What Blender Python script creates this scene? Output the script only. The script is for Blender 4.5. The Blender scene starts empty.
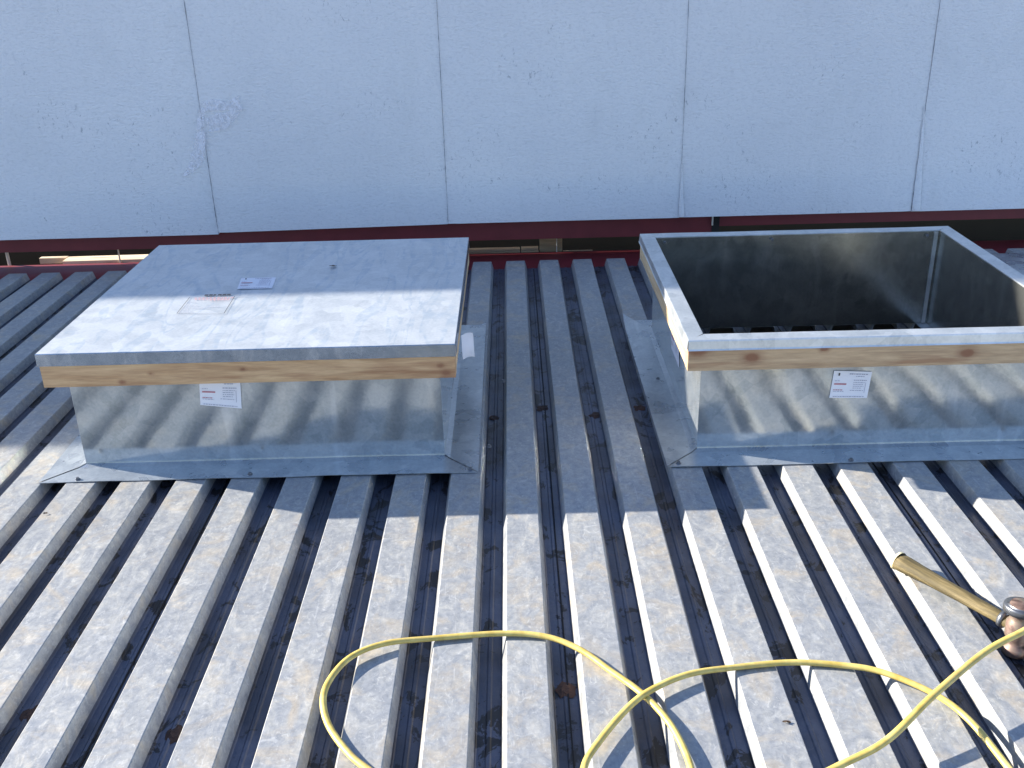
import bpy, bmesh, math, random
from mathutils import Vector, Matrix, noise
random.seed(7)
R = math.radians
scene = bpy.context.scene
col = scene.collection

# ------------------------------------------------------------------ helpers
def link(name, me, mat=None, parent=None):
    o = bpy.data.objects.new(name, me); col.objects.link(o)
    if mat is not None: me.materials.append(mat)
    if parent is not None: o.parent = parent
    return o
def obj(name, bm, mat=None, parent=None, smooth=False):
    bmesh.ops.recalc_face_normals(bm, faces=bm.faces[:]) if smooth != 'keep' else None
    me = bpy.data.meshes.new(name); bm.to_mesh(me); bm.free()
    if smooth is True:
        for p in me.polygons: p.use_smooth = True
    return link(name, me, mat, parent)
def empty(name, loc=(0, 0, 0)):
    o = bpy.data.objects.new(name, None); col.objects.link(o); o.location = loc
    o.empty_display_size = .1
    return o
def tag(o, label=None, cat=None, group=None, kind=None):
    if label: o['label'] = label
    if cat: o['category'] = cat
    if group: o['group'] = group
    if kind: o['kind'] = kind
    return o
def box(bm, x0, x1, y0, y1, z0, z1, bevel=0):
    vs = [bm.verts.new((x, y, z)) for z in (z0, z1) for y in (y0, y1) for x in (x0, x1)]
    fs = []
    for f in ((0,2,3,1),(4,5,7,6),(0,1,5,4),(2,6,7,3),(0,4,6,2),(1,3,7,5)):
        fs.append(bm.faces.new([vs[i] for i in f]))
    if bevel:
        es = list({e for f in fs for e in f.edges})
        bmesh.ops.bevel(bm, geom=es, offset=bevel, segments=2, affect='EDGES', profile=.6)
def quad(bm, pts):
    return bm.faces.new([bm.verts.new(p) for p in pts])
def grid(bm, o, u, v, nu, nv, fn=None):
    """a sheet from corner o along u and v; fn(p) moves points"""
    o, u, v = Vector(o), Vector(u), Vector(v)
    V = []
    for j in range(nv+1):
        for i in range(nu+1):
            p = o + u*(i/nu) + v*(j/nv)
            if fn: p = fn(p, i/nu, j/nv)
            V.append(bm.verts.new(p))
    for j in range(nv):
        for i in range(nu):
            a = j*(nu+1)+i
            bm.faces.new((V[a], V[a+1], V[a+nu+2], V[a+nu+1]))
def catmull(P, k):
    out = []
    P = [Vector(p) for p in P]
    Q = [P[0]*2-P[1]] + P + [P[-1]*2-P[-2]]
    for i in range(1, len(Q)-2):
        a, b, c, d = Q[i-1:i+3]
        for s in range(k):
            t = s/k
            out.append(.5*((2*b)+(c-a)*t+(2*a-5*b+4*c-d)*t*t+(3*b-a-3*c+d)*t**3))
    out.append(P[-1]); return out
def tube(bm, P, r, n=12, ry=None, caps=True):
    """r float or list; loft rings along the path P"""
    P = [Vector(p) for p in P]; rings = []
    up = Vector((0, 0, 1))
    for i, p in enumerate(P):
        t = (P[min(i+1, len(P)-1)]-P[max(i-1, 0)]).normalized()
        a = t.cross(up)
        if a.length < .01: a = t.cross(Vector((0, 1, 0)))
        a.normalize(); b = a.cross(t).normalized()
        rr = r[i] if isinstance(r, (list, tuple)) else r
        k = ry if ry else 1
        rings.append([bm.verts.new(p+a*math.cos(2*math.pi*q/n)*rr+b*math.sin(2*math.pi*q/n)*rr*k) for q in range(n)])
    for A, B in zip(rings, rings[1:]):
        for q in range(n): bm.faces.new((A[q], A[(q+1) % n], B[(q+1) % n], B[q]))
    if caps: bm.faces.new(rings[0][::-1]); bm.faces.new(rings[-1])

# ------------------------------------------------------------------ materials
class MT:
    def __init__(s, name):
        s.m = bpy.data.materials.new(name); s.m.use_nodes = True
        s.t = s.m.node_tree; s.n = s.t.nodes; s.b = s.n['Principled BSDF']
        s.tc = s.n.new('ShaderNodeTexCoord')
    def set(s, **k):
        for a, v in k.items(): s.b.inputs[a.replace('_', ' ')].default_value = v
        return s
    def lk(s, a, b): s.t.links.new(a, b)
    def mapping(s, scale=(1,1,1), rot=(0,0,0), src='Object', loc=(0,0,0)):
        mp = s.n.new('ShaderNodeMapping'); mp.inputs['Scale'].default_value = scale
        mp.inputs['Rotation'].default_value = rot; mp.inputs['Location'].default_value = loc
        s.lk(s.tc.outputs[src], mp.inputs[0]); return mp.outputs[0]
    def noise(s, vec, scale, detail=4, rough=.55, dist=0, out='Fac'):
        n = s.n.new('ShaderNodeTexNoise'); n.inputs['Scale'].default_value = scale
        n.inputs['Detail'].default_value = detail; n.inputs['Roughness'].default_value = rough
        n.inputs['Distortion'].default_value = dist
        s.lk(vec, n.inputs['Vector']); return n.outputs[out]
    def voro(s, vec, scale, feature='F1', out='Distance'):
        n = s.n.new('ShaderNodeTexVoronoi'); n.feature = feature; n.inputs['Scale'].default_value = scale
        s.lk(vec, n.inputs['Vector']); return n.outputs[out]
    def ramp(s, fac, stops, interp='LINEAR'):
        r = s.n.new('ShaderNodeValToRGB'); r.color_ramp.interpolation = interp
        e = r.color_ramp.elements
        while len(e) < len(stops): e.new(.5)
        for el, (p, c) in zip(e, stops):
            el.position = p
            if not isinstance(c, (tuple, list)): c = (c, c, c)
            el.color = (*c, 1)
        s.lk(fac, r.inputs[0]); return r.outputs[0]
    def mix(s, fac, a, b, mode='MIX'):
        m = s.n.new('ShaderNodeMix'); m.data_type = 'RGBA'; m.blend_type = mode
        for i, v in ((0, fac), (6, a), (7, b)):
            if isinstance(v, (int, float)): m.inputs[i].default_value = v
            elif isinstance(v, tuple): m.inputs[i].default_value = (*v, 1)
            else: s.lk(v, m.inputs[i])
        return m.outputs[2]
    def math(s, op, a, b=0, c=0, clamp=False):
        m = s.n.new('ShaderNodeMath'); m.operation = op; m.use_clamp = clamp
        for i, v in enumerate((a, b, c)):
            if isinstance(v, (int, float)): m.inputs[i].default_value = v
            else: s.lk(v, m.inputs[i])
        return m.outputs[0]
    def sep(s, vec):
        n = s.n.new('ShaderNodeSeparateXYZ'); s.lk(vec, n.inputs[0]); return n.outputs
    def vdist(s, vec, pt):
        n = s.n.new('ShaderNodeVectorMath'); n.operation = 'DISTANCE'
        s.lk(vec, n.inputs[0]); n.inputs[1].default_value = pt; return n.outputs['Value']
    def bump(s, h, strength=.3, dist=.01, prev=None):
        b = s.n.new('ShaderNodeBump'); b.inputs['Strength'].default_value = strength
        b.inputs['Distance'].default_value = dist
        s.lk(h, b.inputs['Height'])
        if prev is not None: s.lk(prev, b.inputs['Normal'])
        return b.outputs[0]
    def inp(s, name, v):
        if isinstance(v, (int, float)): s.b.inputs[name].default_value = v
        else: s.lk(v, s.b.inputs[name])

def plain(name, c, rough=.6, metal=0, var=.15, scale=30):
    t = MT(name); v = t.mapping()
    n = t.noise(v, scale, 5)
    t.inp('Base Color', t.mix(n, tuple(x*(1-var) for x in c), tuple(min(1, x*(1+var)) for x in c)))
    t.set(Roughness=rough, Metallic=metal)
    t.inp('Normal', t.bump(n, .15, .003))
    return t.m

def deck_material():
    t = MT('weathered_galvanized_deck'); v = t.mapping()
    vs = t.mapping(scale=(1.5, .8, 1), rot=(0, 0, .5))
    big = t.noise(v, 3.5, 4, .6)
    sw = t.noise(vs, 14, 7, .68, 1.6)
    fine = t.noise(v, 70, 5, .7, .8)
    warm = t.noise(t.mapping(loc=(4, 2, 0)), 9, 6, .65, 1.2)
    c = t.ramp(sw, [(.30, (.25, .265, .28)), (.44, (.295, .305, .315)), (.56, (.34, .345, .34)), (.72, (.46, .445, .405))])
    c = t.mix(t.ramp(warm, [(.50, 0), (.70, .55)]), c, (.50, .405, .27))
    c = t.mix(t.ramp(t.noise(t.mapping(loc=(9, 1, 3)), 22, 4, .6, 2.0), [(.60, 0), (.68, .5)]), c, (.50, .50, .48))
    c = t.mix(.32, c, t.ramp(fine, [(.3, (.2, .22, .24)), (.7, (.82, .82, .82))]), 'OVERLAY')
    fl = t.noise(t.mapping(scale=(1, .6, 1), rot=(0, 0, -.7), loc=(2, 8, 1)), 55, 5, .7, 2.2)
    c = t.mix(t.ramp(fl, [(.58, 0), (.66, .5)]), c, (.58, .58, .55))
    # scratches
    scr = t.noise(t.mapping(scale=(60, 2.2, 1), rot=(0, 0, .6)), 3, 3, .5, .3)
    c = t.mix(t.ramp(scr, [(.66, 0), (.72, .16)]), c, (.75, .75, .74))
    # pan bottoms, by height on the sheet: painted blue shade, then real grime
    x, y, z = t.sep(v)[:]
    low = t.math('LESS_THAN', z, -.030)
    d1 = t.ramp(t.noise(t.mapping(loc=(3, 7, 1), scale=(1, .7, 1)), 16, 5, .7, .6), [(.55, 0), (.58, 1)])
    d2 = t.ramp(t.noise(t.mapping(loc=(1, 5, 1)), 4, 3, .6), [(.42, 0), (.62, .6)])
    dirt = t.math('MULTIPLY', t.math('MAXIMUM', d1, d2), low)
    c = t.mix(t.math('MULTIPLY', low, .8), c, (.034, .05, .105))  # blue shade of the recessed pans put into the colour
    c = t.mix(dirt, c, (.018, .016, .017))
    rust = t.ramp(t.noise(t.mapping(loc=(6, 3, 8)), 8, 5, .7, .5), [(.64, 0), (.75, .6)])
    c = t.mix(t.math('MULTIPLY', rust, .35), c, (.30, .15, .07))
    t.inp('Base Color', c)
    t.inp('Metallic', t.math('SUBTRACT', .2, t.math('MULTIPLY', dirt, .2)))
    t.inp('Roughness', t.ramp(sw, [(.3, .34), (.7, .52)]))
    h = t.math('ADD', t.math('MULTIPLY', fine, .3), sw)
    t.inp('Normal', t.bump(h, .22, .003, t.bump(big, .25, .02)))
    return t.m

def galv_material(name, lo, hi, rough, metal=.68, sp=26, bumpk=.05, marks=.08, rot=.3):
    t = MT(name); v = t.mapping()
    sp1 = t.voro(v, sp, out='Color')
    spv = t.sep(sp1)[0]
    n = t.noise(v, 7, 5, .6, .8); f = t.noise(v, 120, 3, .6)
    fac = t.math('ADD', t.math('MULTIPLY', spv, .25), t.math('MULTIPLY', n, .75))
    c = t.ramp(fac, [(.25, lo), (.75, hi)])
    c = t.mix(.2, c, t.ramp(f, [(.3, .25), (.7, .75)]), 'OVERLAY')
    smear = t.noise(t.mapping(scale=(1, .35, .35), rot=(0, 0, rot), loc=(2, 2, 2)), 6, 6, .65, 2.2)
    c = t.mix(t.ramp(smear, [(.55, 0), (.70, marks)]), c, (.86, .88, .88))
    c = t.mix(t.ramp(t.noise(t.mapping(loc=(7, 3, 9)), 11, 6, .7, .5), [(.60, 0), (.74, marks*.9)]), c, tuple(x*.55 for x in lo))
    dr = t.noise(t.mapping(scale=(1, 1, .12), loc=(3, 1, 0)), 16, 4, .6, .3)
    c = t.mix(t.ramp(dr, [(.60, 0), (.70, .30)]), c, (.80, .83, .84))
    t.inp('Base Color', c); t.set(Metallic=metal)
    t.inp('Roughness', t.ramp(fac, [(.2, rough*.85), (.8, rough*1.25)]))
    t.inp('Normal', t.bump(n, bumpk, .01, t.bump(f, .08, .001)))
    return t.m

def wall_material():
    t = MT('embossed_white_panel'); v = t.mapping()
    st = t.noise(t.mapping(scale=(1, 1, 1.9)), 62, 4, .65, .5)
    big = t.noise(v, 1.1, 3, .6)
    c = t.ramp(big, [(.3, (.74, .745, .765)), (.7, (.82, .82, .825))])
    c = t.mix(t.ramp(st, [(.32, .28), (.50, 0)]), c, (.45, .47, .50))
    # scuffs: clustered little grey ticks
    cl = t.ramp(t.noise(t.mapping(loc=(3, 0, 5), scale=(1, 1, 1.6)), 2.6, 3, .6), [(.53, 0), (.62, 1)])
    tick = t.ramp(t.noise(t.mapping(scale=(1, 1, .6), loc=(1, 1, 1)), 75, 3, .7, .6), [(.61, 0), (.66, 1)])
    c = t.mix(t.math('MULTIPLY', t.math('MULTIPLY', cl, tick), .55), c, (.22, .24, .27))
    grime = t.ramp(t.noise(t.mapping(scale=(1, 1, .5)), 3.5, 5, .65, .6), [(.55, 0), (.8, .35)])
    c = t.mix(grime, c, (.60, .61, .60))
    t.inp('Base Color', c); t.set(Roughness=.55)
    t.inp('Normal', t.bump(st, 1, .005))
    return t.m

def wood_material(name, light, dark, axis='X', knots=(), dark_end=None):
    t = MT(name); v = t.mapping()
    sc = (1.2, 14, 14) if axis == 'X' else (14, 1.2, 14)
    g = t.noise(t.mapping(scale=sc), 3.2, 5, .6, .7)
    g2 = t.noise(t.mapping(scale=tuple(k*2.5 for k in sc)), 6, 4, .6, .3)
    c = t.ramp(g, [(.32, dark), (.5, tuple((a+b)/2 for a, b in zip(light, dark))), (.66, light)])
    c = t.mix(.35, c, t.ramp(g2, [(.3, .3), (.7, .72)]), 'OVERLAY')
    streak = t.ramp(t.noise(t.mapping(scale=sc, loc=(5, 5, 5)), 2.2, 4, .6), [(.56, 0), (.68, .6)])
    c = t.mix(streak, c, (.30, .13, .06))
    wob = t.noise(v, 60, 2)
    for k in knots:
        d = t.vdist(t.mapping(scale=(.6 if axis == 'X' else 1, .6 if axis == 'Y' else 1, 1)), (k[0]*(.6 if axis == 'X' else 1), k[1]*(.6 if axis == 'Y' else 1), k[2]))
        d = t.math('ADD', d, t.math('MULTIPLY', wob, .006))
        c = t.mix(t.ramp(d, [(k[3]*.9+.003, 1), (k[3]*1.5+.003, .35), (k[3]*2.6+.003, 0)]), c, (.27, .12, .06))
    t.inp('Base Color', c); t.set(Roughness=.62)
    t.inp('Normal', t.bump(g2, .3, .002))
    return t.m

M = {}
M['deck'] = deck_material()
M['galv'] = galv_material('galvanized_curb_sheet', (.38, .42, .43), (.58, .60, .59), .13)
M['inside'] = galv_material('galvanized_inner_skin', (.42, .44, .42), (.60, .61, .58), .20, metal=.9, marks=.35)
M['skirt'] = galv_material('galvanized_cover_edge', (.27, .32, .38), (.42, .47, .53), .22, metal=.9, marks=.3)  # darker than the cover top: shade and dark reflection put into the colour
M['flange'] = galv_material('galvanized_flange', (.36, .40, .44), (.56, .60, .62), .28, metal=.66, marks=.25)
M['cap'] = galv_material('galvanized_cap', (.52, .56, .58), (.74, .77, .78), .34, marks=.5)
M['lid'] = galv_material('scuffed_galvanized_cover', (.52, .56, .59), (.68, .71, .73), .36, metal=.5, marks=.35, rot=.9)
M['wall'] = wall_material()
M['red'] = plain('dark_red_primer', (.16, .022, .026), .55, 0, .3, 12)
M['black'] = plain('dark_gap', (.012, .012, .013), .9)
M['wood_a'] = wood_material('pine_nailer', (.66, .43, .23), (.44, .25, .12), 'X',
    [(-.155, 2.489, .281, .006), (-.168, 2.489, .303, .004), (-1.03, 2.489, .277, .004), (-.95, 2.489, .30, .003), (-.70, 2.489, .306, .003)])
M['wood_b'] = wood_material('pine_nailer_knotty', (.62, .43, .25), (.42, .27, .15), 'X',
    [(.668, 2.491, .302, .010), (1.245, 2.491, .300, .009), (.52, 2.491, .325, .012), (.86, 2.491, .322, .006)])
M['wood_s'] = wood_material('pine_nailer_side', (.72, .55, .33), (.52, .34, .18), 'Y')
M['plank'] = wood_material('fresh_plank', (.78, .66, .46), (.66, .52, .34), 'X')
M['old_plank'] = wood_material('dull_plank', (.42, .30, .17), (.26, .18, .10), 'X')
M['paper'] = plain('white_paper', (.80, .80, .84), .5, 0, .04)
M['ink'] = plain('dark_ink', (.05, .05, .06), .6)
M['redink'] = plain('red_ink', (.50, .20, .22), .6)
M['greyink'] = plain('grey_ink', (.36, .36, .44), .6)
M['screw'] = plain('dull_screw_steel', (.16, .17, .19), .4, .8)
M['weld'] = plain('burnt_weld', (.06, .032, .022), .8, .1, .5, 60)
M['rust'] = plain('rusty_scab', (.09, .045, .028), .85, 0, .4, 60)
M['caulk'] = plain('grimy_joint_caulk', (.20, .21, .23), .8, 0, .4, 40)
M['rod'] = plain('bare_rod', (.62, .60, .52), .4, .3)
M['soil'] = plain('dark_underlay', (.02, .019, .018), .95, 0, .3, 6)
M['board'] = plain('shade_board', (.022, .022, .017), .9, 0, .3, 6)
M['cmu'] = plain('grey_blockwork', (.28, .27, .26), .9, 0, .2, 8)
M['ground'] = plain('dry_ground', (.20, .18, .15), .95, 0, .3, .6)
M['leaf'] = plain('dry_leaf', (.08, .05, .03), .8)

# yellow hose
t = MT('yellow_hose'); v = t.mapping()
n = t.noise(v, 35, 4, .6); n2 = t.noise(v, 7, 3, .6)
c = t.ramp(n, [(.3, (.46, .33, .065)), (.65, (.66, .52, .16))])
c = t.mix(t.ramp(n2, [(.5, 0), (.72, .5)]), c, (.38, .27, .10))
t.inp('Base Color', c); t.set(Roughness=.42); t.inp('Normal', t.bump(n, .1, .001)); M['hose'] = t.m
# hammer handle
t = MT('weathered_handle_wood'); v = t.mapping()
m1 = t.mapping(rot=(0, 0, R(58))); m2 = t.n.new('ShaderNodeMapping'); m2.inputs['Scale'].default_value = (6, 70, 70); t.lk(m1, m2.inputs[0])
g = t.noise(m2.outputs[0], 1.5, 5, .65, .5)
c = t.ramp(g, [(.3, (.055, .042, .016)), (.52, (.125, .094, .036)), (.72, (.24, .18, .08))])
t.inp('Base Color', c); t.set(Roughness=.72); t.inp('Normal', t.bump(g, .4, .003)); M['handle'] = t.m
M['cutend'] = plain('pale_cut_end', (.80, .70, .42), .8, 0, .2, 60)
t = MT('coppery_worn_steel'); v = t.mapping()
g = t.noise(v, 28, 4, .6, .5)
t.inp('Base Color', t.ramp(g, [(.35, (.08, .05, .04)), (.5, (.24, .16, .13)), (.65, (.22, .21, .15))])); t.set(Metallic=.5, Roughness=.5); M['head'] = t.m
# thin plastic film
t = MT('wrinkled_clear_film'); v = t.mapping()
g = t.noise(v, 22, 4, .6, 1.2)
t.set(Base_Color=(.86, .86, .92, 1), Roughness=.25)
t.inp('Alpha', t.ramp(g, [(.38, .12), (.62, .75)])); t.inp('Normal', t.bump(g, .8, .006)); M['film'] = t.m

# ------------------------------------------------------------------ roof deck
PITCH, TOPW, WEB, DEP = .1524, .0835, .0115, .038
YB, YE = -5.0, 4.43
BX0, BX1 = .5422, .5422+1.0231       # right curb outline, cut through the deck
BY0, BY1 = 2.538, 2.538+.9702
def roof_deck():
    bm = bmesh.new()
    n0, n1 = -44, 44
    xs = []
    for n in range(n0, n1+1):
        x = n*PITCH
        # real sheets carry slightly rounded bends
        pr = [(0, -.0015), (.0018, 0), (TOPW-.0018, 0), (TOPW, -.0015), (TOPW+WEB-.0008, -DEP+.0015), (TOPW+WEB+.0012, -DEP)]
        mid = (TOPW+WEB+PITCH-WEB)/2
        pr += [(mid-.006, -DEP), (mid-.003, -DEP+.002), (mid+.003, -DEP+.002), (mid+.006, -DEP)]
        pr += [(PITCH-WEB-.0012, -DEP), (PITCH-WEB+.0008, -DEP+.0015)]
        for a, b in pr: xs.append((x+a, b))
    hx0, hx1, hy0, hy1 = BX0+.01, BX1-.01, BY0+.012, BY1-.002
    ys = []
    y = YB
    while y < YE-.001: ys.append(y); y += .12
    ys += [YE, hy0, hy1]
    ys = sorted(set(round(a, 5) for a in ys))
    V = {}
    def vert(i, j):
        if (i, j) not in V:
            x, z = xs[i]; y = ys[j]
            w = .0016*noise.noise(Vector((x*.9, y*1.4, 3)))+.0007*noise.noise(Vector((x*5, y*6, 1)))
            sx = .0012*noise.noise(Vector((round(x/PITCH)*2.3, y*1.6, 7)))
            V[i, j] = bm.verts.new((x+sx, y, z+w))
        return V[i, j]
    for j in range(len(ys)-1):
        cut = ys[j] >= hy0-1e-4 and ys[j+1] <= hy1+1e-4
        for i in range(len(xs)-1):
            if cut and xs[i][0] > hx0 and xs[i+1][0] < hx1: continue
            bm.faces.new((vert(i, j), vert(i+1, j), vert(i+1, j+1), vert(i, j+1)))
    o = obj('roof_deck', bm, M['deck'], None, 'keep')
    tag(o, 'ribbed galvanized steel roof deck running back to the white wall', 'roof deck', kind='structure')
    # sidelap seams: the upstanding edge where one sheet laps the next
    for n in range(-42, 43, 6):
        bm = bmesh.new(); xm = n*PITCH+(TOPW+PITCH)/2+.004
        for k in range(60):
            ya, yb = YB+.02+k*(YE-YB-.04)/60, YB+.02+(k+1)*(YE-YB-.04)/60
            xa = xm+.0012*noise.noise(Vector((n, ya*3, 0))); xb = xm+.0012*noise.noise(Vector((n, yb*3, 0)))
            quad(bm, [(xa, ya, -DEP), (xb, yb, -DEP), (xb, yb, -DEP+.003), (xa, ya, -DEP+.003)])
            quad(bm, [(xa, ya, -DEP+.003), (xb, yb, -DEP+.003), (xb+.003, yb, -DEP+.003), (xa+.003, ya, -DEP+.003)])
            quad(bm, [(xa+.003, ya, -DEP+.003), (xb+.003, yb, -DEP+.003), (xb+.003, yb, -DEP), (xa+.003, ya, -DEP)])
        obj('sheet_seam', bm, M['black'], o, 'keep')
    # puddle welds in the pans, over each joist line
    for (yy) in (2.87, 1.55, .25):
        for n in range(-9, 10):
            xm = n*PITCH+(TOPW+PITCH)/2+random.uniform(-.008, .012)
            if yy < 2 and random.random() < .75: continue
            if BX0-.1 < xm < BX1+.1 and BY0-.1 < yy < BY1+.1: continue
            if -1.3 < xm < -.08 and 2.4 < yy < 3.6: continue
            bm = bmesh.new()
            yj = yy+random.uniform(-.07, .07); k = 14; c0 = bm.verts.new((xm, yj, -DEP+.0035))
            prev = None; ring = []
            for ly, rr, zz in ((0, .008, .005), (1, .012, .003), (2, random.uniform(.015, .021), .0012)):
                ring.append([bm.verts.new((xm+math.cos(a*2*math.pi/k)*rr*(1+.25*random.uniform(-1, 1)), yj+math.sin(a*2*math.pi/k)*rr*1.2*(1+.25*random.uniform(-1, 1)), -DEP+zz)) for a in range(k)])
            for a in range(k):
                bm.faces.new((c0, ring[0][a], ring[0][(a+1) % k]))
                for A, B in zip(ring, ring[1:]): bm.faces.new((A[a], B[a], B[(a+1) % k], A[(a+1) % k]))
            obj('weld_mark', bm, M['weld'] if random.random() < .85 else M['rust'], o)
    return o
deck = roof_deck()

# ------------------------------------------------------------------ curbs
def wav(p, k=.0022, f=2.2, s=0):
    return k*noise.noise(Vector((p.x*f+s, p.y*f+s*.3, p.z*f*1.3)))
def screw(parent, x, y, z):
    bm = bmesh.new()
    bmesh.ops.create_cone(bm, cap_ends=True, segments=6, radius1=.0052, radius2=.0046, depth=.005, matrix=Matrix.Translation((x, y, z+.004)) @ Matrix.Rotation(random.random(), 4, 'Z'))
    bmesh.ops.create_cone(bm, cap_ends=True, segments=16, radius1=.0078, radius2=.0068, depth=.0016, matrix=Matrix.Translation((x, y, z+.0009)))
    obj('screw', bm, M['screw'], parent)
def sticker(parent, corners, nrm, rows, label=None, one=False):
    """corners TL TR BR BL; rows: (u0,u1,v,h,material)"""
    TL, TR, BR, BL = [Vector(c) for c in corners]; nrm = Vector(nrm)
    def P(u, v, h): return TL.lerp(TR, u).lerp(BL.lerp(BR, u), v)+nrm*h
    bm = bmesh.new()
    N = 6; V = [[bm.verts.new(P(i/N, j/N, .0012+.0008*noise.noise(Vector((i*.9, j*.9, TL.x*9))))) for i in range(N+1)] for j in range(N+1)]
    for j in range(N):
        for i in range(N): bm.faces.new((V[j][i], V[j+1][i], V[j+1][i+1], V[j][i+1]))
    s = obj('sticker', bm, M['paper'], parent, True)
    if label: s['label'] = label
    mats = {}
    for (u0, u1, v, h, m) in rows: mats.setdefault(m, []).append((u0, u1, v, h))
    for m, L in mats.items():
        bm = bmesh.new()
        for (u0, u1, v, h) in L:
            if u1-u0 > .12 and h < .045:      # a line of small type: broken into word-like dashes
                u = u0
                while u < u1:
                    w = random.uniform(.025, .07); e = min(u1, u+w)
                    quad(bm, [P(u, v, .0026), P(u, v+h, .0026), P(e, v+h, .0026), P(e, v, .0026)]); u = e+random.uniform(.008, .02)
            else: quad(bm, [P(u0, v, .0026), P(u0, v+h, .0026), P(u1, v+h, .0026), P(u1, v, .0026)])
        obj('print', bm, M[m], s)
    return s
ROWS = [(.13,.17,.07,.10,'ink'),(.06,.38,.45,.055,'redink'),(.06,.30,.68,.028,'redink'),(.06,.34,.74,.02,'greyink'),
        (.08,.9,.93,.025,'greyink'),(.42,.9,.08,.035,'greyink'),(.60,.82,.17,.025,'greyink'),(.56,.9,.31,.03,'greyink'),(.56,.86,.40,.02,'greyink'),
        (.56,.82,.47,.02,'greyink'),(.56,.84,.54,.02,'greyink'),(.56,.80,.61,.02,'greyink'),(.5,.85,.70,.02,'greyink'),(.06,.2,.35,.02,'greyink'),
        (.88,.89,.4,.4,'greyink')]
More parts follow.
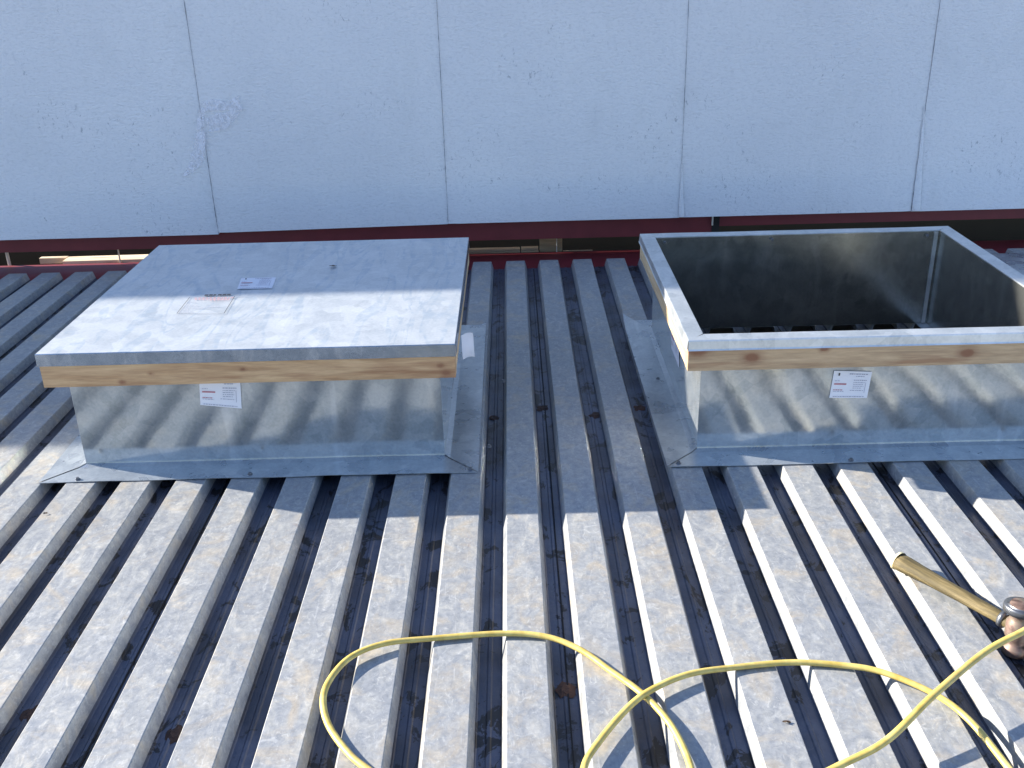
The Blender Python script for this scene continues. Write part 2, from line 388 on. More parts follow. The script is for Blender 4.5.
def curb(name, X, Y, W, D, ov, fl, zw, zr, zt, capped, wood, label, flabel_seed):
    root = empty(name, (0, 0, 0))
    tag(root, label, 'roof curb', 'roof curbs on the deck')
    th = .0025; zb = .002; s = flabel_seed
    # body: four sheet sides, outer and inner skin, slightly oil-canned
    bm = bmesh.new()
    def bulge(n):
        n = Vector(n)
        def f(p, u, v):
            e = min(1, u*8, (1-u)*8, 1)
            return p+n*(wav(p, .0045, 2.0, s)*e*(.35+.65*math.sin(math.pi*min(1, v)))+.0006*noise.noise(p*14)*e)
        return f
    top = zt-.004
    for (o, u, n) in (((X, Y, zb), (W, 0, 0), (0, -1, 0)), ((X+W, Y, zb), (0, D, 0), (1, 0, 0)), ((X+W, Y+D, zb), (-W, 0, 0), (0, 1, 0)), ((X, Y+D, zb), (0, -D, 0), (-1, 0, 0))):
        o = Vector(o); n = Vector(n); uu = Vector(u)
        grid(bm, o, uu, (0, 0, top-zb), 40, 16, bulge(n))
        ud = uu.normalized()
        f0 = bulge(n)
        grid(bm, o+uu-n*th-ud*th, -uu+ud*2*th, (0, 0, top-zb), 40, 16, lambda p, a, b: f0(p, a, b))
    ob = obj('body', bm, M['galv'], root, True); ob.data.materials.append(M['inside'])
    for p in ob.data.polygons:
        if (p.index//640) % 2: p.material_index = 1
    # flange: four mitred strips lying on the ribs
    for q in range(4):
        bm = bmesh.new(); g = .0012
        c = [(X, Y), (X+W, Y), (X+W, Y+D), (X, Y+D)]; oc = [(X-fl, Y-fl), (X+W+fl, Y-fl), (X+W+fl, Y+D+fl), (X-fl, Y+D+fl)]
        a, b = Vector(c[q]), Vector(c[(q+1) % 4]); A, B = Vector(oc[q]), Vector(oc[(q+1) % 4]); d = (b-a).normalized()
        a += d*g; A += d*g; b -= d*g; B -= d*g
        def F(u, v):
            p = a.lerp(b, u).lerp(A.lerp(B, u), v)
            z = .0035+.003*noise.noise(Vector((p.x*5, p.y*5, s)))*v+.004*max(0, 1-v*8)**2+(.0015 if q % 2 else 0)
            if q % 2 == 1 or q == 3:
                # the loose rear corners curl up a little
                e = max(0, (p.y-(Y+D-.02))/fl); z += .020*e*e*(1 if (s > 1 and q == 3) else .3)
            return Vector((p.x, p.y, z))
        N, K = 44, 6
        V = [[bm.verts.new(F(i/N, j/K)) for i in range(N+1)] for j in range(K+1)]
        for j in range(K):
            for i in range(N): bm.faces.new((V[j][i], V[j+1][i], V[j+1][i+1], V[j][i+1]))
        low = [bm.verts.new(v.co-Vector((0, 0, .0015))) for v in V[K]]
        for i in range(N): bm.faces.new((V[K][i], low[i], low[i+1], V[K][i+1]))
        obj('flange', bm, M['flange'], root, 'keep')
    # pine nailers under the rail
    e = .001
    bm = bmesh.new(); box(bm, X-ov, X+W+ov, Y-ov, Y-e, zw, zr, .0015); obj('nailer', bm, wood, root)
    bm = bmesh.new(); box(bm, X-ov, X+W+ov, Y+D+e, Y+D+ov, zw, zr, .0015); obj('nailer', bm, M['wood_s'], root)
    bm = bmesh.new(); box(bm, X-ov+.001, X-e, Y+e, Y+D-e, zw, zr, .0015); obj('nailer', bm, M['wood_s'], root)
    bm = bmesh.new(); box(bm, X+W+e, X+W+ov-.001, Y+e, Y+D-e, zw, zr, .0015); obj('nailer', bm, M['wood_s'], root)
    if capped:
        # metal cap: a flat rail folded down over the nailer, mitred at corners
        o2 = ov+.0025; i2 = .0015
        oc = [(X-o2, Y-o2), (X+W+o2, Y-o2), (X+W+o2, Y+D+o2), (X-o2, Y+D+o2)]
        ic = [(X+i2, Y+i2), (X+W-i2, Y+i2), (X+W-i2, Y+D-i2), (X+i2, Y+D-i2)]
        for q in range(4):
            bm = bmesh.new()
            a, b, A, B = [Vector((*k, 0)) for k in (ic[q], ic[(q+1) % 4], oc[q], oc[(q+1) % 4])]
            d = (b-a).normalized(); g = .0009
            a += d*g; A += d*g; b -= d*g; B -= d*g
            N = 24; pr = []
            for i in range(N+1):
                u = i/N; I = a.lerp(b, u); O = A.lerp(B, u); out = (Vector((d.y, -d.x, 0)))
                w = .0012*noise.noise(Vector((I.x*5, I.y*5, s+3)))
                col_ = [I+Vector((0, 0, zt-.016)), I+Vector((0, 0, zt-.0015+w)), I+out*.0015+Vector((0, 0, zt+w)),
                        O-out*.003+Vector((0, 0, zt+w)), O-out*.0008+Vector((0, 0, zt-.001+w)), O+Vector((0, 0, zt-.003+w)),
                        O+out*(.0015+w)+Vector((0, 0, zr-.001)), O+out*(.0035+w)+Vector((0, 0, zr-.005))]
                pr.append([bm.verts.new(k) for k in col_])
            for i in range(N):
                for k in range(7): bm.faces.new((pr[i][k], pr[i][k+1], pr[i+1][k+1], pr[i+1][k]))
            obj('rail_cap', bm, M['cap'], root, 'keep')
    return root

def lid_strokes():
    nt = M['lid'].node_tree; pb = nt.nodes['Principled BSDF']
    t = MT.__new__(MT); t.m = M['lid']; t.t = nt; t.n = nt.nodes; t.b = pb
    t.tc = [n for n in nt.nodes if n.type == 'TEX_COORD'][0]
    old = pb.inputs['Base Color'].links[0].from_socket
    w = t.noise(t.mapping(scale=(2.2, .45, 1), rot=(0, 0, -.55), loc=(3, 1, 0)), 4.2, 3, .5, 1.4)
    band = t.ramp(w, [(.50, 0), (.53, .55), (.56, .5), (.60, 0)])
    k = t.ramp(t.noise(t.mapping(loc=(1, 4, 2)), 30, 4, .7), [(.4, .2), (.6, 1)])
    c = t.mix(t.math('MULTIPLY', band, k), old, (.36, .46, .56))
    sp = t.ramp(t.noise(t.mapping(loc=(8, 4, 2)), 90, 3, .7), [(.66, 0), (.72, .5)])
    c = t.mix(sp, c, (.42, .46, .50))
    t.inp('Base Color', c)
lid_strokes()
cL = curb('roof_curb', -1.1983, 2.5348, 1.0231, .9702, .0462, .0977, .2663, .3286, .3286, False, M['wood_a'],
          'covered galvanized roof curb with pale pine nailer, under the flat metal cover on the left', 0.3)
cR = curb('roof_curb', BX0, BY0, 1.0231, .9702, .0455, .0977, .2663, .3319, .3558, True, M['wood_b'],
          'open galvanized roof curb with knotty pine nailer and no cover, dark hole inside', 5.1)
for p in ((-.712, 2.454), (-1.19, 2.449), (-.05, 2.588), (-.011, 3.053), (-.10, 2.452), (-1.25, 3.0), (-1.26, 3.5)): screw(cL, *p, .0035)
for p in ((.954, 2.451), (.501, 3.038), (.478, 2.457), (.478, 3.54), (1.45, 2.452), (1.61, 3.0)): screw(cR, *p, .0045)
# seam strips at the inner rear corner of the open curb
bm = bmesh.new()
xr, yr = BX0+1.0231-.0035, BY0+.9702-.0035
for s_ in ((xr-.018, xr-.004, yr-.0022, yr-.0008),): box(bm, s_[0], s_[1], s_[2], s_[3], .003, .350)
obj('corner_lap', bm, M['cap'], cR)
for p in ((xr-.045, .338), (BX0+.035, .338), (BX0+.42, .338)):
    bm = bmesh.new(); bmesh.ops.create_cone(bm, cap_ends=True, segments=8, radius1=.006, radius2=.004, depth=.004, matrix=Matrix.Translation((p[0], yr-.012, p[1])) @ Matrix.Rotation(R(90), 4, 'X'))
    obj('rivet', bm, M['screw'], cR)

sl = sticker(cL, [(-.837, 2.5335, .262), (-.724, 2.5335, .262), (-.732, 2.5335, .170), (-.845, 2.5335, .184)], (0, -1, 0), ROWS, 'white sticker partly tucked up under the nailer')
sr = sticker(cR, [(.908, 2.5365, .239), (1.013, 2.5365, .233), (1.008, 2.5365, .154), (.903, 2.5365, .157)], (0, -1, 0), ROWS, 'white sticker with red line on the front face')
sticker(cR, [(.541, 3.06, .205), (.541, 2.90, .205), (.541, 2.87, .115), (.541, 3.03, .115)], (-1, 0, 0), ROWS, 'white sticker on the left side face')
for s_ in (sl, sr):
    pass

# cover lying on the left curb
def cover():
    X, Y, W, D = -1.1983, 2.5348, 1.0231, .9702; o = .0462+.0035; zt = .3655; zl = .3300
    root = empty('curb_cover', (0, 0, 0))
    tag(root, 'flat galvanized metal cover, scuffed and sunlit in front, lying on the left roof curb', 'cover')
    x0, x1, y0, y1 = X-o, X+W+o, Y-o, Y+D+o-.022
    bm = bmesh.new(); N = 40
    def F(p, u, v):
        e = min(1, u*10, (1-u)*10, v*10, (1-v)*10)
        return p+Vector((0, 0, .0035*noise.noise(Vector((p.x*2.2, p.y*2.2, 4)))*e-.002*math.sin(math.pi*u)*math.sin(math.pi*v)))
    grid(bm, (x0+.002, y0+.002, zt), (x1-x0-.004, 0, 0), (0, y1-y0-.004, 0), N, N, F)
    obj('top_sheet', bm, M['lid'], root, 'keep')
    bm = bmesh.new()
    c = [(x0, y0), (x1, y0), (x1, y1), (x0, y1)]; 
    for q in range(4):
        a, b = Vector((*c[q], 0)), Vector((*c[(q+1) % 4], 0)); d = (b-a).normalized(); out = Vector((d.y, -d.x, 0)); n = 20; pr = []
        for i in range(n+1):
            p = a.lerp(b, i/n); w = .0014*noise.noise(Vector((p.x*4, p.y*4, 8)))*min(1, i/2, (n-i)/2)
            ins = (d*(.002 if i == 0 else (-.002 if i == n else 0)))
            pr.append([bm.verts.new(k) for k in (p-out*.002+ins+Vector((0, 0, zt)), p-out*.0006+Vector((0, 0, zt-.0006)), p+Vector((0, 0, zt-.002)), p+out*(.001+w)+Vector((0, 0, zl+.0))) ])
        for i in range(n):
            for k in range(3): bm.faces.new((pr[i][k], pr[i][k+1], pr[i+1][k+1], pr[i+1][k]))
    obj('skirt', bm, M['skirt'], root, 'keep')
    st = sticker(root, [(-.846, 3.107, zt+.0005), (-.733, 3.105, zt+.0005), (-.722, 2.993, zt+.0005), (-.832, 2.995, zt+.0005)], (0, 0, 1), ROWS, 'white sticker towards the back of the cover')
    # printed notice straight on the metal: outline, dark heading, small red and grey type
    TL, TR, BR, BL = Vector((-.960, 2.925, zt+.002)), Vector((-.822, 2.924, zt+.002)), Vector((-.815, 2.770, zt+.002)), Vector((-.956, 2.780, zt+.002))
    def P(u, v): return TL.lerp(TR, u).lerp(BL.lerp(BR, u), v)
    bm = bmesh.new()
    def ln(a, b, w):
        a, b = Vector(a), Vector(b); d = (b-a).normalized(); s = Vector((-d.y, d.x, 0))*w/2
        quad(bm, [a-s, b-s, b+s, a+s])
    ln(P(0, 0), P(0, 1), .0016); ln(P(1, 0), P(1, 1), .0018); ln(P(0, 1), P(1, 1), .0014); 
    for k in range(6): ln(P(.3+.1*k, -.12), P(.385+.1*k if k != 2 else .36+.1*k, -.12), .012)
    obj('printed_notice', bm, M['ink'], root)
    bm = bmesh.new()
    for v, u0, u1 in ((.06, .12, .95), (.14, .15, .9), (.20, .5, .92)):
        u = u0
        while u < u1: e = u+random.uniform(.02, .07); ln(P(u, v), P(e, v), .0045); u = e+.03
    r = obj('printed_notice', bm, M['redink'], root)
    bm = bmesh.new()
    for v, u0, u1 in ((.32, .03, .18), (.44, .03, .16), (.55, .03, .35), (.68, .05, .62), (.80, .05, .2), (.92, .03, .3), (.6, .55, .8)):
        u = u0
        while u < u1: e = u+random.uniform(.02, .06); ln(P(u, v), P(e, v), .003); u = e+.03
    obj('printed_notice', bm, M['greyink'], root)
    return root
cover()
# folded paper tag at the right side of the covered curb
bm = bmesh.new()
grid(bm, (-.1265, 2.78, .275), (.034, .035, 0), (0.002, 0, -.078), 4, 6, lambda p, u, v: p+Vector((0, .010*math.sin(u*3)+.003*math.sin(v*7), -.006*u*u)))
o = obj('paper_tag', bm, M['paper'], cL, True); o['label'] = 'white paper tag sticking out from the right side'

# ------------------------------------------------------------------ panel wall
wall = empty('panel_wall', (0, 4.55, 0))
tag(wall, 'tall white embossed metal panel wall standing behind the two roof curbs', 'wall')
WX = -.2655; PW = 1.0687; WTOP = 2.54
bot = {-3: .127, -2: .127, -1: .142, 0: .1505, 1: .153, 2: .153}
for k in range(-10, 6):
    x0, x1 = WX+k*PW+.0004, WX+(k+1)*PW-.0006
    zb = bot.get(k, .14+.01*math.sin(k*2)); za, zc = (zb-.007, zb+.006) if k == -1 else (zb-.001, zb)
    bm = bmesh.new(); dy = .0015*math.sin(k*3.1)
    NX, NZ = 24, 30
    def wf(p, u, v):
        p = Vector(p); p.z = (za+(zc-za)*u)*(1-v)+WTOP*v
        ed = min(u, 1-u)*24
        p.y += dy+.0035*max(0, 1-ed)**2+.0016*noise.noise(Vector((p.x*1.7, p.z*1.7, k)))
        return p
    grid(bm, (x0, 4.55, 0), (x1-x0, 0, 0), (0, 0, 1), NX, NZ, wf)
    # returns: bottom, sides, top, back so the panel is 50 mm thick
    ya, yb = 4.5535+dy, 4.60
    quad(bm, [(x0, ya, za), (x0, yb, za), (x1, yb, zc), (x1, ya, zc)])
    quad(bm, [(x0, ya, WTOP), (x1, ya, WTOP), (x1, yb, WTOP), (x0, yb, WTOP)])
    quad(bm, [(x0, ya, za), (x0, ya, WTOP), (x0, yb, WTOP), (x0, yb, za)])
    quad(bm, [(x1, ya, zc), (x1, yb, zc), (x1, yb, WTOP), (x1, ya, WTOP)])
    quad(bm, [(x0, yb, za), (x0, yb, WTOP), (x1, yb, WTOP), (x1, yb, zc)])
    p = obj('wall_panel', bm, M['wall'], wall)
    p.location = (0, -4.55, 0)
# dark joint sealant between panels, and lifted film edges at two joints
for k in range(-9, 6):
    x = WX+k*PW
    bm = bmesh.new(); w = .0019
    box(bm, x-.0006, x+.0004, 4.556, 4.595, .16, WTOP-.002)
    s_ = obj('joint_seal', bm, M['black'], wall); s_.location = (0, -4.55, 0)
    bm = bmesh.new(); NZ = 150; L_ = []
    for i in range(NZ+1):
        z = .155+(WTOP-.16)*i/NZ
        ww = .0002+.0020*max(0, noise.noise(Vector((k*3.7, z*16, 2))))+.0022*max(0, noise.noise(Vector((k*9.1, z*45, 5))))*(1.4 if z < .5 else .6)
        xx = x-.0003+.0012*noise.noise(Vector((k*5, z*9, 1)))
        L_.append((bm.verts.new((xx-ww, 4.5503, z)), bm.verts.new((xx, 4.5488, z)), bm.verts.new((xx+ww, 4.5503, z))))
    for A, B in zip(L_, L_[1:]):
        bm.faces.new((A[0], A[1], B[1], B[0])); bm.faces.new((A[1], A[2], B[2], B[1]))
    s_ = obj('joint_seal', bm, M['caulk'], wall); s_.location = (0, -4.55, 0)
def flap(x, z0, z1, w0, w1, lean):
    bm = bmesh.new()
    def f(p, u, v):
        z = z0+(z1-z0)*v; ww = w0+(w1-w0)*v
        return Vector((x+ww*u+lean*v+.003*noise.noise(Vector((u*3, v*9, x*5))), 4.5485-.006*math.sin(math.pi*u)*(1-v*.7)-.0015*abs(noise.noise(Vector((v*14, u*4, x)))), z))
    grid(bm, (0, 0, 0), (1, 0, 0), (0, 0, 1), 6, 24, f)
    s_ = obj('film_edge', bm, M['wall'], wall, True); s_.location = (0, -4.55, 0)
flap(.798, .156, .40, .026, .004, .004)
flap(1.873, .158, .62, .040, .003, -.008)

# torn film scrap stuck on the wall: two arms and a loop
t_root = empty('torn_film', (-1.30, 4.545, .55))
tag(t_root, 'torn scrap of clear plastic film stuck on the white wall above the covered curb', 'plastic scrap')
def ribbon(pts, ws, seed):
    P = catmull([Vector((a, 0, b)) for a, b in pts], 8); bm = bmesh.new(); rows = []
    for i, p in enumerate(P):
        u = i/(len(P)-1); tt = (P[min(i+1, len(P)-1)]-P[max(i-1, 0)]).normalized(); s = Vector((-tt.z, 0, tt.x))
        j = u*(len(ws)-1); a = int(min(j, len(ws)-2)); w = ws[a]+(ws[a+1]-ws[a])*(j-a)
        w *= 1+.25*noise.noise(Vector((i*.5, seed, 0)))
        rows.append([bm.verts.new(p+s*w*(q/6-.5)+Vector((0, -.003-.009*abs(noise.noise(Vector((i*.45, q*1.1, seed)))), 0))) for q in range(7)])
    for A, B in zip(rows, rows[1:]):
        for q in range(6): bm.faces.new((A[q], A[q+1], B[q+1], B[q]))
    me = bpy.data.meshes.new('film_strip'); bm.to_mesh(me); bm.free()
    for p in me.polygons: p.use_smooth = True
    o = link('film_strip', me, M['film'], t_root); o.location = (1.30, 0, -.55)
ribbon([(-1.312, .705), (-1.27, .712), (-1.21, .708), (-1.150, .718)], (.035, .05, .035, .062), 1)
ribbon([(-1.152, .700), (-1.20, .662), (-1.25, .640), (-1.308, .625)], (.02, .045, .075, .06), 2)
ribbon([(-1.318, .700), (-1.338, .640), (-1.35, .560), (-1.375, .49), (-1.405, .44), (-1.45, .405)], (.02, .03, .045, .06, .035, .012), 3)

# red steel under and behind the wall
g = empty('steel_girt', (0, 4.61, 0)); tag(g, 'dark red steel channel running along just under the white wall panels', 'steel girt')
bm = bmesh.new()
for x0, x1, zq, yq in ((-10.6, .98, .052, 4.742), (.985, 5.9, .092, 4.79)):
    box(bm, x0, x1, 4.603, 4.611, zq, .30); box(bm, x0, x1, 4.611, yq, zq, zq+.008); box(bm, x0, x1, 4.611, 4.67, .292, .30)  # lower flange made wide to keep the sun off the beam
o = obj('channel', bm, M['red'], g); o.location = (0, -4.61, 0)
bm = bmesh.new(); box(bm, .965, 1.0, 4.5995, 4.6025, .055, .155); o = obj('splice_plate', bm, M['soil'], g); o.location = (0, -4.61, 0)
bmn = bmesh.new()
box(bmn, -6.72, 6.72, 4.35, 4.70, -.052, -.0405); box(bmn, -6.72, 6.72, 4.546, 4.558, -.30, -.052); box(bmn, -6.72, 6.72, 4.35, 4.70, -.312, -.30)
bmesh.ops.bevel(bmn, geom=bmn.edges[:], offset=.001, segments=1, affect='EDGES')
M['beam'] = plain('red_oxide_beam', (.20, .024, .030), .5, 0, .3, 12)
tag(obj('steel_beam', bmn, M['beam']), 'red steel beam carrying the far end of the roof deck', 'steel beam')
# posts of the wall
for x in (-9.5, -5.5, 5.4):
    bm = bmesh.new(); box(bm, x-.06, x+.06, 4.80, 4.90, -.32, 2.5, .002)
    tag(obj('steel_post', bm, M['red']), 'red steel post holding up the white wall from behind', 'post', 'posts behind the wall')
# what shows in the slot under the wall
bm = bmesh.new(); box(bm, -11, 11, 4.706, 12, -4.04, -.32)
tag(obj('lower_roof', bm, M['soil']), None, None, None, 'structure')
def plank(x0, x1, y0, y1, zt, th, m, label, tilt=0):
    bm = bmesh.new(); box(bm, x0, x1, y0, y1, zt-th, zt, .002)
    for v in bm.verts: v.co.z += tilt*(v.co.x-x0)
    tag(obj('plank', bm, m), label, 'plank', 'planks in the slot under the wall')
plank(-2.16, -.9, 4.712, 4.795, -.030, .03, M['plank'], 'bright sunlit plank in the slot under the white wall, at the left', .004)
plank(-2.30, -2.165, 4.775, 4.805, -.030, .03, M['plank'], 'short thin sunlit plank just left of the bright long plank')
plank(-.60, .065, 4.712, 4.80, -.040, .03, M['old_plank'], 'dull brown plank behind the roof deck, right of the metal cover')
plank(.070, .155, 4.712, 4.80, -.038, .03, M['old_plank'], 'short dull plank end between the two roof curbs')
plank(.16, .27, 4.73, 4.75, .035, .12, M['old_plank'], 'upright brown wood block standing in the slot between the two curbs')
plank(.275, .42, 4.712, 4.77, -.055, .03, M['old_plank'], 'low brown plank end right of the upright wood block')
bm = bmesh.new(); box(bm, -1.55, 5.5, 5.02, 5.05, -.32, .42)  # board added to throw shade on the slot
tag(obj('shade_board', bm, M['board']), 'added board that shades the slot under the wall', 'board')
bm = bmesh.new(); box(bm, -6.5, -1.56, 5.28, 5.31, -.32, .22)  # board added as a dark backdrop, shaded on its near face
tag(obj('shade_board', bm, M['board']), 'added board keeping the slot dark behind the bright sunlit plank', 'board')
def rod(x, y, z0, z1, r, label, dx=0):
    bm = bmesh.new(); tube(bm, [(x, y, z0), (x+dx, y, z1)], r, 8)
    tag(obj('steel_rod', bm, M['rod']), label, 'rod', 'rods standing in the slot')
rod(.242, 4.7035, -.32, .10, .0022, 'thin pale rod standing in the slot between the two roof curbs')
rod(-2.42, 4.715, -.32, .09, .008, 'pale rod in the slot at the far left edge of the photo')
rod(-1.875, 4.7035, -.32, .09, .004, 'thin dark rod standing in front of the bright plank')
rod(.965, 4.59, .10, .165, .004, 'short pale rod under the wall above the open curb')
# flat sheet end lying on the ribs at far right
bm = bmesh.new(); grid(bm, (2.10, 3.2, .004), (.95, 0, 0), (0, 1.135, 0), 16, 20, lambda p, u, v: p+Vector((0, 0, .003*noise.noise(p*3)+.002)))
tag(obj('flat_sheet', bm, M['flange'], None, 'keep'), 'flat galvanized sheet lying across the ribs behind the open curb, far right', 'metal sheet')

# ------------------------------------------------------------------ hose
HOSE = [(1.30,1.76,.09),(1.22,1.71,.10),(1.149,1.669,0.100),(1.083,1.632,0.090),(1.014,1.594,0.085),(0.919,1.546,0.075),(0.785,1.448,0.060),(0.675,1.362,0.040),(0.589,1.324,0.025),(0.428,1.259,.008),(0.218,1.194,.008),(0.023,1.180,.008),(-0.126,1.243,.008),(-0.230,1.338,.008),(-0.281,1.387,.008),(-0.332,1.463,.008),(-0.354,1.535,0.011),(-0.345,1.597,0.013),(-0.313,1.653,0.015),(-0.251,1.690,0.015),(-0.155,1.712,.008),(-0.012,1.723,.008),(0.082,1.710,.008),(0.152,1.665,.008),(0.207,1.599,.008),(0.259,1.532,0.010),(0.297,1.461,0.011),(0.317,1.387,0.013),(0.323,1.315,0.014),(0.308,1.248,0.016),(0.240,1.177,0.022),(0.172,1.185,0.022),(0.138,1.253,0.020),(0.137,1.333,0.018),(0.171,1.400,0.017),(0.234,1.486,0.017),(0.288,1.533,0.018),(0.362,1.572,0.017),(0.456,1.599,.008),(0.568,1.610,.008),(0.665,1.599,.008),(0.738,1.572,.011),(0.814,1.509,.011),(0.854,1.440,.008),(0.873,1.324,.008),(0.884,1.214,.008),(.86,1.02,.008),(.78,.8,.008)]
bm = bmesh.new(); tube(bm, catmull(HOSE, 8), .0068, 12, .85)
tag(obj('air_hose', bm, M['hose'], None, True), 'yellow rubber hose lying in loose loops across the deck ribs', 'hose')

# ------------------------------------------------------------------ hammer
def hammer():
    root = empty('hammer', (1.05, 1.69, .0))
    tag(root, 'hammer with worn brown wooden handle and coppery head, lying beside the hose at right', 'hammer')
    inv = Matrix.Translation((-1.05, -1.69, 0))
    A, B = Vector((.899, 1.93, .024)), Vector((1.052, 1.682, .027))
    d = (B-A).normalized()
    P = [A+(B-A)*k/16 for k in range(17)]
    rr = [.0245, .0238, .0225, .0215, .0208, .020, .0195, .019, .0187, .0184, .0181, .0179, .0176, .0173, .017, .0168, .0166]
    bm = bmesh.new(); tube(bm, P, rr, 18, .72); 
    for v in bm.verts: v.co += Vector((0, 0, .001*noise.noise(v.co*40)))
    o = obj('handle', bm, M['handle'], root, True); o.matrix_local = inv
    bm = bmesh.new(); random.seed(3)
    # splintered pale end
    a = d.cross(Vector((0, 0, 1))).normalized(); b = a.cross(d)
    rings = []
    for (off, k) in ((.0005, .99), (-.006, .97), (-.011, .6)):
        rings.append([bm.verts.new(A+d*(off+random.uniform(-.003, .003)*(off < 0))+(a*math.cos(q*math.pi/9)+b*.85*math.sin(q*math.pi/9))*.0245*k*(1+(.08*random.uniform(-1, 1) if off < 0 else 0))) for q in range(18)])
    for X_, Y_ in zip(rings, rings[1:]):
        for q in range(18): bm.faces.new((X_[q], Y_[q], Y_[(q+1) % 18], X_[(q+1) % 18]))
    bm.faces.new(rings[-1])
    o = obj('handle_end', bm, M['cutend'], root, False); o.matrix_local = inv
    # head: striking face up, neck, eye block, lower claw/peen in the pan
    ax = Vector((.02, .10, 1)).normalized()
    c = Vector((1.052, 1.676, .026))
    prof = [(-.058, .001), (-.058, .022), (-.054, .026), (-.040, .026), (-.034, .018), (-.020, .022), (-.014, .025), (.016, .025), (.022, .020), (.034, .020), (.040, .031)]
    bm = bmesh.new(); tube(bm, [c+ax*h for h, r in prof], [r for h, r in prof], 28)
    o = obj('head', bm, M['head'], root, True); o.matrix_local = inv
    prof = [(.0402, .0312), (.0405, .0345), (.052, .0352), (.0555, .0335), (.0555, .0285), (.0535, .0275)]
    bm = bmesh.new(); tube(bm, [c+ax*h for h, r in prof], [r for h, r in prof], 28, caps=False)
    o = obj('rim', bm, M['screw'], root, True); o.matrix_local = inv
    prof = [(.0530, .0280), (.0550, .0240), (.0600, .0215), (.0615, .018), (.0600, .0165), (.0600, .001)]
    bm = bmesh.new(); tube(bm, [c+ax*h for h, r in prof], [r for h, r in prof], 28)
    o = obj('striking_face', bm, M['head'], root, True); o.matrix_local = inv
    bm = bmesh.new(); tube(bm, [B-d*.036, B-d*.026], [.0184, .0190], 18)
    o = obj('collar', bm, M['screw'], root, True); o.matrix_local = inv
hammer()

# ------------------------------------------------------------------ litter
def leaf(x, y, z, s, label, m='leaf', name='dry_leaf'):
    bm = bmesh.new(); k = 9; th = random.random()*6
    c0 = bm.verts.new((x, y, z+.004))
    ring = [bm.verts.new((x+math.cos(th+a*2*math.pi/k)*s*(1+.5*random.uniform(-1, 1)), y+math.sin(th+a*2*math.pi/k)*s*.55*(1+.5*random.uniform(-1, 1)), z+.001+.006*random.random())) for a in range(k)]
    for a in range(k): bm.faces.new((c0, ring[a], ring[(a+1) % k]))
    r = bmesh.ops.extrude_face_region(bm, geom=bm.faces[:])
    for v in r['geom']:
        if isinstance(v, bmesh.types.BMVert): v.co.z -= .0008
    tag(obj(name, bm, M[m]), label, 'leaf', 'scraps of litter')
leaf(-.566, 3.207, .3665, .012, 'tiny brown leaf scrap lying on the metal cover')
leaf(.522, 1.45, .001, .007, 'small dark leaf scrap on a rib inside the right hose loop')
leaf(-1.205, 2.27, .001, .006, 'tiny dark scrap on a rib left in front of the covered curb')
leaf(-1.05, 1.56, .001, .006, 'tiny dark scrap on a rib at lower left')

# ------------------------------------------------------------------ building below and ground
b = empty('building', (0, 0, -4)); tag(b, 'block building standing under the steel roof deck', 'building')
for x0, x1, y0, y1 in ((-6.9, -6.73, -5, 4.56), (6.79, 6.95, -5, 4.56), (-6.72, 6.78, -5.1, -4.93), (-6.72, 6.78, 4.45, 4.60)):
    bm = bmesh.new(); box(bm, x0, x1, y0, y1, -4.04, -.055 if y0 < 4 else -.32)
    o = obj('block_wall', bm, M['cmu'], b); o.location = (0, 0, 4)
bm = bmesh.new(); box(bm, -6.7, 6.7, -4.9, 4.5, -4.03, -4.0); o = obj('floor_slab', bm, M['soil'], b); o.location = (0, 0, 4)
bm = bmesh.new(); grid(bm, (-600, -600, -4.05), (1200, 0, 0), (0, 1200, 0), 4, 4)
tag(obj('ground', bm, M['ground']), kind='structure')

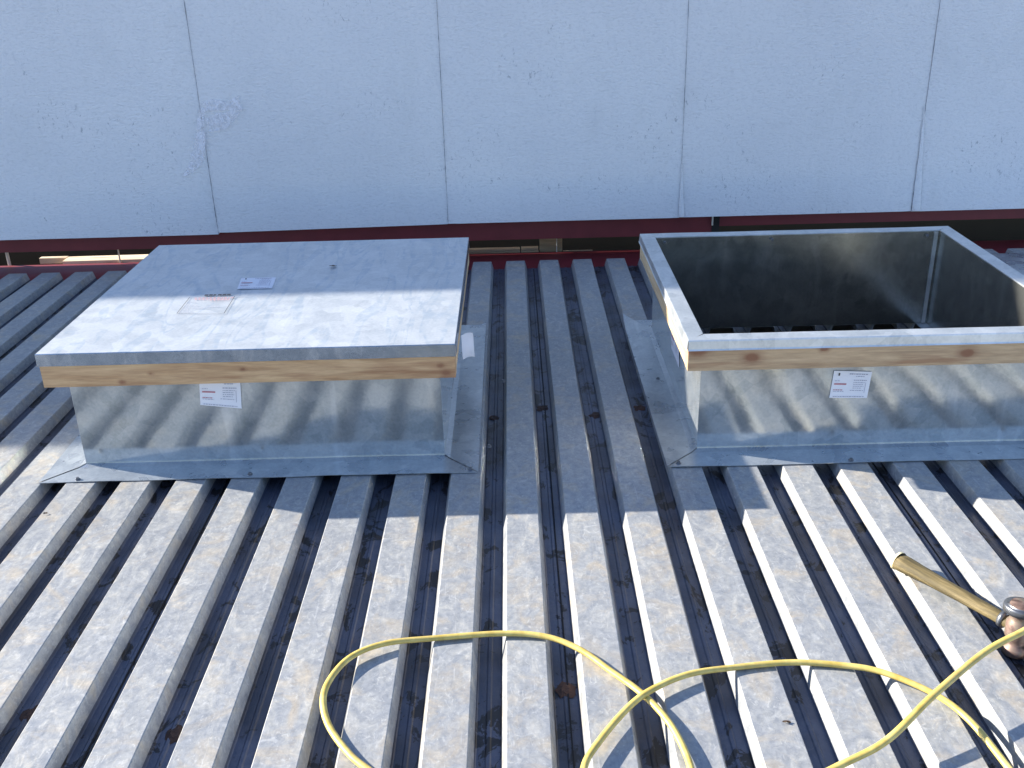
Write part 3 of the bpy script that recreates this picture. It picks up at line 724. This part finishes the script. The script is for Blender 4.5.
# ------------------------------------------------------------------ light
sd = Vector((-2.19, .745, 1)).normalized()      # towards the sun
el = math.asin(sd.z); az = math.atan2(sd.x, sd.y)
L = bpy.data.lights.new('sun', 'SUN'); L.energy = 5.0; L.angle = R(.55); L.color = (1, .93, .82)
lo = bpy.data.objects.new('sun', L); col.objects.link(lo); lo.rotation_euler = sd.to_track_quat('Z', 'Y').to_euler(); lo.location = (-6, 6, 6)
w = bpy.data.worlds.new('World'); scene.world = w; w.use_nodes = True
nt = w.node_tree; bg = nt.nodes['Background']; sky = nt.nodes.new('ShaderNodeTexSky'); sky.sky_type = 'NISHITA'
sky.sun_disc = False; sky.sun_elevation = el; sky.sun_rotation = az; sky.air_density = 1; sky.dust_density = .3; sky.ozone_density = 3
tint = nt.nodes.new('ShaderNodeMix'); tint.data_type = 'RGBA'; tint.blend_type = 'MULTIPLY'; tint.inputs[0].default_value = 1
nt.links.new(sky.outputs[0], tint.inputs[6]); tint.inputs[7].default_value = (1.05, .985, 1.035, 1)
nt.links.new(tint.outputs[2], bg.inputs[0]); bg.inputs[1].default_value = .105

# ------------------------------------------------------------------ camera
cam = bpy.data.cameras.new('camera'); co = bpy.data.objects.new('camera', cam); col.objects.link(co); scene.camera = co
rt = Vector((0.99968013, -0.00469195, -0.02485198)); up = Vector((0.02462576, 0.40447553, 0.91421722)); fw = Vector((-0.00576256, 0.91453679, -0.40446169))
Mx = Matrix((rt, up, -fw)).transposed().to_4x4(); Mx.translation = (.03781, 0, 1.34413); co.matrix_world = Mx
cam.sensor_width = 36; cam.lens = 36*1004.305/1024; cam.clip_end = 2000; cam.clip_start = .05
scene.render.resolution_x, scene.render.resolution_y = 1024, 768
scene.view_settings.view_transform = 'Standard'; scene.view_settings.look = 'None'; scene.view_settings.exposure = 1.5; scene.view_settings.gamma = 1
scene.render.engine = 'CYCLES'
scene.cycles.max_bounces = 8; scene.cycles.glossy_bounces = 5; scene.cycles.diffuse_bounces = 4; scene.cycles.caustics_reflective = True; scene.cycles.blur_glossy = .2; scene.cycles.sample_clamp_indirect = 0
